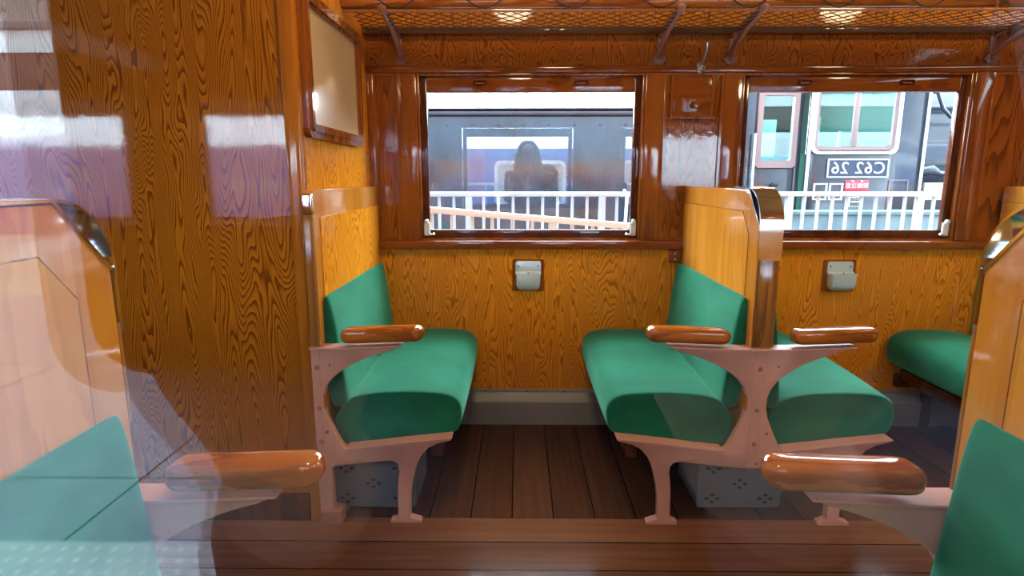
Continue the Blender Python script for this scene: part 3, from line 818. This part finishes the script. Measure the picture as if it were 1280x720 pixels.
bm = nb(); tube(bm, [(-.50, .05, 1.0), (-.50, .05, 1.60 + Z0)], .013, 8); obj('door_handrail', bm, LWHITE, dr)
bm = nb(); tube(bm, [(-.30 + .06 * math.sin(a), .06, 1.1 + Z0 - .03 * math.cos(a) - .08 * (a / PI - .5)) for a in [PI * k / 8 for k in range(9)]] + [(-.22, .06, .95 + Z0), (-.22, .06, .80 + Z0)], .014, 8); obj('brake_hose', bm, BLACK, dr)
# cab interior pieces seen through the panes
bm = nb(); tube(bm, [(.32, .5, 1.40 + Z0), (.32, .5, 1.62 + Z0), (.36, .55, 1.80 + Z0)], [.05, .035, .015], 10); tube(bm, [(.62, .6, 1.40 + Z0), (.62, .6, 1.66 + Z0)], [.04, .02], 10); each('cab_fitting', bm, LWHITE, t)

# boiler and running gear to the right of the cab
t = thing('locomotive_boiler', 'blue black locomotive boiler with pipes at the right edge of the right window', 'boiler', (4.09, 7.3, -1.25))
bm = nb(); tube(bm, [(0, 0, 2.75), (7, 0, 2.75)], 1.0, 40); obj('barrel', bm, LBLUE, t)
bm = nb(); box(bm, 0.0, 7, -1.25, 1.25, 2.28, 2.34, .008); obj('running_board', bm, LBLACK, t)
bm = nb(); box(bm, -.04, 7, -1.27, -1.235, 2.20, 2.37, .004); obj('running_board_edge', bm, LWHITE, t)
bm = nb(); tube(bm, [(.0, -1.05, 3.25), (.10, -1.08, 3.26), (.16, -1.1, 3.10), (.24, -1.1, 3.02), (.9, -1.05, 3.0)], .02, 8); tube(bm, [(0, -1.12, 2.48), (.10, -1.14, 2.50), (.18, -1.14, 2.46), (.6, -1.12, 2.48)], [.05, .05, .03, .02], 10); tube(bm, [(0, -.98, 3.12), (4, -.98, 3.12)], .025, 8); each('pipe', bm, LBLACK, t)
for i in range(3):
    b = nb(); lathe(b, [(.82, -.07), (.875, -.06), (.84, .0), (.80, .07), (.2, .09), (.2, -.07)], (1 + i * 1.9, -.6, .875), 'y', 36); obj('driving_wheel', b, LBROWN, t)
bm = nb(); box(bm, 0, 7, -.45, .45, .9, 1.9, .02); obj('loco_frame', bm, LBROWN, t)

# ------------------------------------------------------------------ outside, near side (seen only as reflections)
SLAB = mat('grey_slab', (.22, .235, .27), .85)
_b = SLAB.node_tree.nodes['Principled BSDF']; _t = N(SLAB, 'ShaderNodeTexCoord'); _s = N(SLAB, 'ShaderNodeSeparateXYZ'); L(SLAB, _t.outputs['Object'], _s.inputs[0])
def _line(c, off, w): return M(SLAB, 'LESS_THAN', M(SLAB, 'ABSOLUTE', M(SLAB, 'SUBTRACT', M(SLAB, 'FRACT', M(SLAB, 'DIVIDE', M(SLAB, 'ADD', c, 100 * w - off), w)), .5)), .496)
_k = M(SLAB, 'MULTIPLY', _line(_s.outputs['X'], -1.55, 1.5), _line(_s.outputs['Y'], -2.15, 1.5))
_n = N(SLAB, 'ShaderNodeTexNoise'); _n.inputs['Scale'].default_value = 3; L(SLAB, _t.outputs['Object'], _n.inputs['Vector'])
_r = N(SLAB, 'ShaderNodeValToRGB'); _r.color_ramp.elements[0].color = (.14, .16, .21, 1); _r.color_ramp.elements[1].color = (.19, .21, .26, 1); L(SLAB, _n.outputs['Fac'], _r.inputs[0])
_m = N(SLAB, 'ShaderNodeMixRGB'); L(SLAB, _k, _m.inputs[0]); _m.inputs[1].default_value = (.01, .01, .012, 1); L(SLAB, _r.outputs[0], _m.inputs[2]); L(SLAB, _m.outputs[0], _b.inputs['Base Color'])
bm = nb(); box(bm, -40, 40, -6, -.12, -.30, -.05)
struct('ground_3', 'grey asphalt beside the coach where the photographer stands', 'ground', bm, SLAB, smooth=False)
bm = nb(); box(bm, -40, 40, -12.6, -6, -.30, -.045)
struct('ground_4', 'pale paving in front of the white express train', 'ground', bm, CONC_L, smooth=False)
bm = nb(); box(bm, -80, 80, -80, -12.6, -1.0, -.3)
struct('ground_5', 'ground beyond the white express train', 'ground', bm, ASPH, smooth=False)
t = thing('tactile_strip', 'strip of paving with rows of pale studs beside the coach', 'paving strip', (0, -1.55, -.05), kind='structure')
bm = nb(); box(bm, -2.4, 2.4, -.16, .16, 0, .004, .001); obj('strip', bm, CONC, t, smooth=False)
bm = nb()
for i in range(-42, 43):
    for j in range(-2, 3): lathe(bm, [(.011, .003), (.009, .008), (.005, .0095), (0, .010)], (i * .056 + (.028 if j % 2 else 0), j * .06, 0), 'z', 8)
o = obj('studs', bm, PALEM, t); o['kind'] = 'stuff'
TWHITE = mat('train_white', (.80, .84, .84), .3, coat=.5); TBLUE = mat('train_blue', (.012, .042, .21), .3, coat=.5); TPURP = mat('train_purple', (.08, .042, .15), .35, coat=.4)
TGREY = mat('train_frame_grey', (.30, .32, .35), .4)
t = thing('express_train', 'white train with a blue and purple band, reflected in the windows', 'train', (0, -12.6, 0))
bm = nb(); prism(bm, [(0, 2.02), (0, 2.75), (-.25, 2.98), (-2.6, 3.05), (-2.85, 2.75), (-2.85, 2.02)], 'x', -26, 26, .04); obj('upper_body', bm, TWHITE, t)
bm = nb(); prism(bm, [(.01, -.2), (.01, 2.02), (-2.85, 2.02), (-2.85, -.2)], 'x', -1.0, 26); obj('blue_body', bm, TBLUE, t, smooth=False)
bm = nb(); prism(bm, [(.01, -.2), (.01, 2.02), (-2.85, 2.02), (-2.85, -.2)], 'x', -26, -1.0); obj('purple_body', bm, TPURP, t, smooth=False)
for x in (.35, 3.6, 6.9, 10.2):
    b = nb(); ring_frame(b, rrect(2.15, 1.35, .2, 5, x, 1.0), rrect(1.95, 1.15, .14, 5, x, 1.0), 'y', .0, .04); fr_ = obj('window_frame', b, TGREY, t)
    b = nb(); prism(b, rrect(2.0, 1.2, .15, 5, x, 1.0), 'y', .0, .016); obj('window_pane', b, mat('train_window', (.20, .22, .24), .12), fr_, smooth=False)
t = thing('platform_canopy', 'dark platform canopy with a white fascia behind the express train', 'canopy', (0, -16.0, 0))
bm = nb(); box(bm, -40, 40, -4, 0, 3.35, 4.35, .02); obj('roof_beam', bm, mat('canopy_brown', (.10, .06, .06), .6), t)
bm = nb(); box(bm, -40, 40, .0, .05, 4.35, 4.9, .01); obj('fascia', bm, TWHITE, t)
bm = nb(); box(bm, -40, 40, -4.2, .2, 4.92, 5.08, .02); obj('roof_edge', bm, mat('canopy_grey', (.16, .15, .17), .6), t)
for x in (-24, -12, 12, 24):
    b = nb(); box(b, x - .15, x + .15, -2.2, -1.9, -.3, 3.4, .02); obj('column', b, CONC, t)
railing('platform_railing', 'thin grey railing on the paving behind the photographer', -4.2, 5.2, -5.0, 1.08, 1.08, -.05, .33, .02, (mat('grey_rail', (.25, .26, .28), .5),) * 2)
t = thing('white_partition', 'white panel wall standing beside the express train', 'wall panel', (6.6, -11.6, -.045))
bm = nb(); box(bm, -2.6, 2.2, -.08, .08, 0, 2.9, .02); obj('panel', bm, TWHITE, t)
bm = nb(); box(bm, -2.7, 2.3, -.14, .14, 0, .14, .02); obj('plinth', bm, CONC, t)

# ------------------------------------------------------------------ the photographer, standing outside the near window
SKIN = mat('skin', (.42, .25, .18), .55); HAIR = mat('dark_brown_hair', (.022, .013, .010), .45)
NAVY = noisy(mat('navy_jacket', (.02, .024, .05), .8), (.014, .017, .038), (.028, .033, .065), 12, 3)
MARO = mat('maroon_bag', (.14, .035, .03), .6); TROU = mat('black_trousers', (.015, .015, .018), .8); SHOE = mat('brown_shoes', (.05, .03, .02), .5)
def skin_body(name, chains, m, parent, root=0, sub=2):
    """chains: lists of (key or coordinate, radius); shared keys join the chains"""
    bm = nb(); vs = {}; rad = []
    lay = None
    def vert(k, p, r):
        if k in vs: return vs[k]
        v = bm.verts.new(p); vs[k] = v; rad.append(r); return v
    for ch in chains:
        prev = None
        for k, p, r in ch:
            v = vert(k, p, r)
            if prev is not None and prev is not v and bm.edges.get((prev, v)) is None: bm.edges.new((prev, v))
            prev = v
    o = obj(name, bm, m, parent, smooth=True)
    sk = o.modifiers.new('skin', 'SKIN'); sk.use_smooth_shade = True; sk.branch_smoothing = .6
    for i, r in enumerate(rad):
        d = o.data.skin_vertices[0].data[i]
        d.radius = r if isinstance(r, tuple) else (r, r); d.use_root = (i == 0)
    s_ = o.modifiers.new('subdivision', 'SUBSURF'); s_.levels = sub; s_.render_levels = sub
    return o
PX, PY, G = .09, -.30, -.05
person = thing('person', 'person with long dark hair in a navy jacket photographing through the near window', 'person', (PX, PY, G))
def J(x, y, z): return (x, y, z)
# body: z measured from the ground, facing +Y
H = [('pelvis', J(0, 0, .86), (.14, .10)), ('belly', J(0, 0, .98), (.125, .09)), ('chest', J(0, -.01, 1.15), (.15, .10)), ('collar', J(0, -.02, 1.29), (.09, .07)), ('neck', J(0, -.01, 1.345), .045), ('head', J(0, .02, 1.42), (.062, .075)), ('brow', J(0, .02, 1.49), (.072, .085)), ('crown', J(0, .0, 1.555), (.055, .065))]
body_ch = [H]
hands = {}
for sx in (-1, 1):
    n = 'l' if sx < 0 else 'r'
    qy, qx = -PY, -PX            # camera position seen from the body
    wx = qx + sx * .075
    wrist = J(wx, qy - .085, 1.123)
    ex = .27 if sx > 0 else -.16
    body_ch.append([('collar', None, 0), (n + 'sh', J(sx * .165, -.02, 1.26), .052), (n + 'el', J(ex, .02, 1.02), .040), (n + 'fa', J((ex + wx) / 2 + sx * .01, (qy - .06) / 2, 1.055), .034), (n + 'wr', wrist, .024), (n + 'pa', J(qx + sx * .062, qy - .050, 1.175), (.034, .018))])
    for f in range(4):   # four unequal fingers reaching up to the lower edge of the phone
        fx = qx + sx * (.086 - .018 * f); up_ = (.0, .006, .005, -.003)[f]
        body_ch.append([(n + 'pa', None, 0), ('%sf%da' % (n, f), J(fx, qy - .040, 1.187), .0092), ('%sf%db' % (n, f), J(fx - sx * .002, qy - .029, 1.205 + up_), .0085), ('%sf%dc' % (n, f), J(fx - sx * .004, qy - .0275, 1.218 + up_), .0075), ('%sf%dd' % (n, f), J(fx - sx * .006, qy - .0275, 1.227 + up_), .0065)])
    body_ch.append([(n + 'pa', None, 0), (n + 'ta', J(qx + sx * .090, qy - .050, 1.186), .011), (n + 'tb', J(qx + sx * .082, qy - .034, 1.226), .0095), (n + 'tc', J(qx + sx * .066, qy - .030, 1.251), .008)])
    body_ch.append([('pelvis', None, 0), (n + 'hip', J(sx * .085, 0, .80), .085), (n + 'knee', J(sx * .095, .02, .45), .055), (n + 'ank', J(sx * .10, -.01, .085), .035), (n + 'toe', J(sx * .115, .13, .035), .03)])
for ch in body_ch:
    for i, q in enumerate(ch):
        if q[1] is None: ch[i] = (q[0], (0, 0, 0), 0)
skin_body('body', body_ch, SKIN, person)
# face: eyes, nose, mouth
b = nb(); lathe(b, [(0, .018), (.008, .014), (.011, 0), (0, -.004)], (0, .098, 1.447), 'y', 10); obj('nose', b, SKIN, person)
b = nb()
for sx in (-1, 1): lathe(b, [(0, .004), (.006, .002), (.008, -.004)], (sx * .028, .097, 1.476), 'y', 12)
each('eye', b, HAIR, person)
b = nb(); tube(b, [(-.024, .086, 1.408), (0, .094, 1.406), (.024, .086, 1.408)], [.004, .007, .004], 8); obj('mouth', b, mat('lips', (.42, .12, .11), .5), person)
# jacket: slightly larger shell over torso and arms
jk = [[('hem', (0, 0, .50), (.25, .16)), ('p', (0, 0, .80), (.225, .15)), ('b', (0, 0, .98), (.225, .13)), ('c', (0, -.01, 1.15), (.205, .125)), ('n', (0, -.02, 1.275), (.115, .095)), ('col', (0, -.015, 1.325), (.075, .07))]]
for sx in (-1, 1):
    n = 'l' if sx < 0 else 'r'; wx = -PX + sx * .075; ex = .275 if sx > 0 else -.155
    jk.append([('n', (0, 0, 0), 0), (n + 's', (sx * .175, -.02, 1.25), .075), (n + 'e', (ex, .015, 1.01), .078), (n + 'f', ((ex + wx) / 2 + sx * .01, (-PY - .07) / 2, 1.040), .074), (n + 'w', (wx + sx * .006, -PY - .092, 1.105), .050)])
skin_body('jacket', jk, NAVY, person)
tr_ = [[('p', (0, 0, .84), (.155, .115))]]
for sx in (-1, 1):
    n = 'l' if sx < 0 else 'r'; tr_.append([('p', (0, 0, 0), 0), (n + 'h', (sx * .088, 0, .76), .098), (n + 'k', (sx * .097, .02, .45), .072), (n + 'a', (sx * .10, -.01, .10), .055)])
skin_body('trousers', tr_, TROU, person)
for sx in (-1, 1):
    b = nb(); rings = []
    for y, w, h in ((-.07, .02, .05), (-.06, .036, .075), (.0, .042, .085), (.08, .046, .06), (.14, .042, .045), (.165, .02, .03)):
        rings.append([(sx * .11 + w * math.cos(a), y, max(0, h / 2 + h / 2 * math.sin(a))) for a in [2 * PI * k / 12 for k in range(12)]])
    loft(b, rings); obj('shoe', b, SHOE, person, sub=1)
# long hair falling over both shoulders, open at the face
b = nb(); rings = []
for z, rx, ry, cy in ((1.572, .02, .02, -.01), (1.562, .06, .065, -.008), (1.53, .088, .098, -.006), (1.48, .098, .106, -.012), (1.42, .102, .10, -.02), (1.34, .115, .09, -.03), (1.24, .135, .085, -.03), (1.12, .15, .075, -.03), (1.02, .14, .06, -.03)):
    ring = []
    for k in range(28):
        a = 2 * PI * k / 28; c, s_ = math.cos(a), math.sin(a)
        y = cy + ry * s_
        if z < 1.50 and s_ > .25: y = min(y, .055 + (.06 if abs(c) > .60 else -.09 * (1 - abs(c) / .60)))
        ring.append((rx * c, y, z))
    rings.append(ring)
loft(b, rings); obj('hair', b, HAIR, person, sub=1)
for sx in (-1, 1):
    b = nb(); tube(b, [(sx * .075, .075, 1.51), (sx * .092, .085, 1.44), (sx * .102, .09, 1.34), (sx * .115, .115, 1.22), (sx * .12, .12, 1.08)], [.02, .028, .034, .034, .012], 10); obj('hair_lock', b, HAIR, person)
b = nb()   # maroon shoulder flap
rings = []
for x, z, w, d in ((.10, 1.31, .05, .08), (.17, 1.325, .07, .11), (.235, 1.315, .07, .12), (.275, 1.27, .10, .12), (.27, 1.12, .16, .12), (.22, .98, .05, .10)):
    rings.append([(x + PX * 0 + .02 * math.cos(a), -.03 + d * math.cos(a), z + w * .5 * math.sin(a)) for a in [2 * PI * k / 12 for k in range(12)]])
loft(b, rings); obj('shawl', b, MARO, person, sub=1, label='maroon shawl over one shoulder')
# phone in both hands, pressed close to the glass
t = thing('phone', 'dark phone held in landscape by the photographer', 'phone', (0, -.012, CAM_H + .002))
b = nb(); prism(b, rrect(.162, .078, .010, 5), 'y', -.004, .0045, .0015); obj('phone_body', b, mat('phone_black', (.015, .015, .018), .5), t)
b = nb(); prism(b, rrect(.152, .070, .006, 4), 'y', -.0046, -.0035); obj('screen', b, mat('phone_screen', (.02, .02, .025), .1), t, smooth=False)
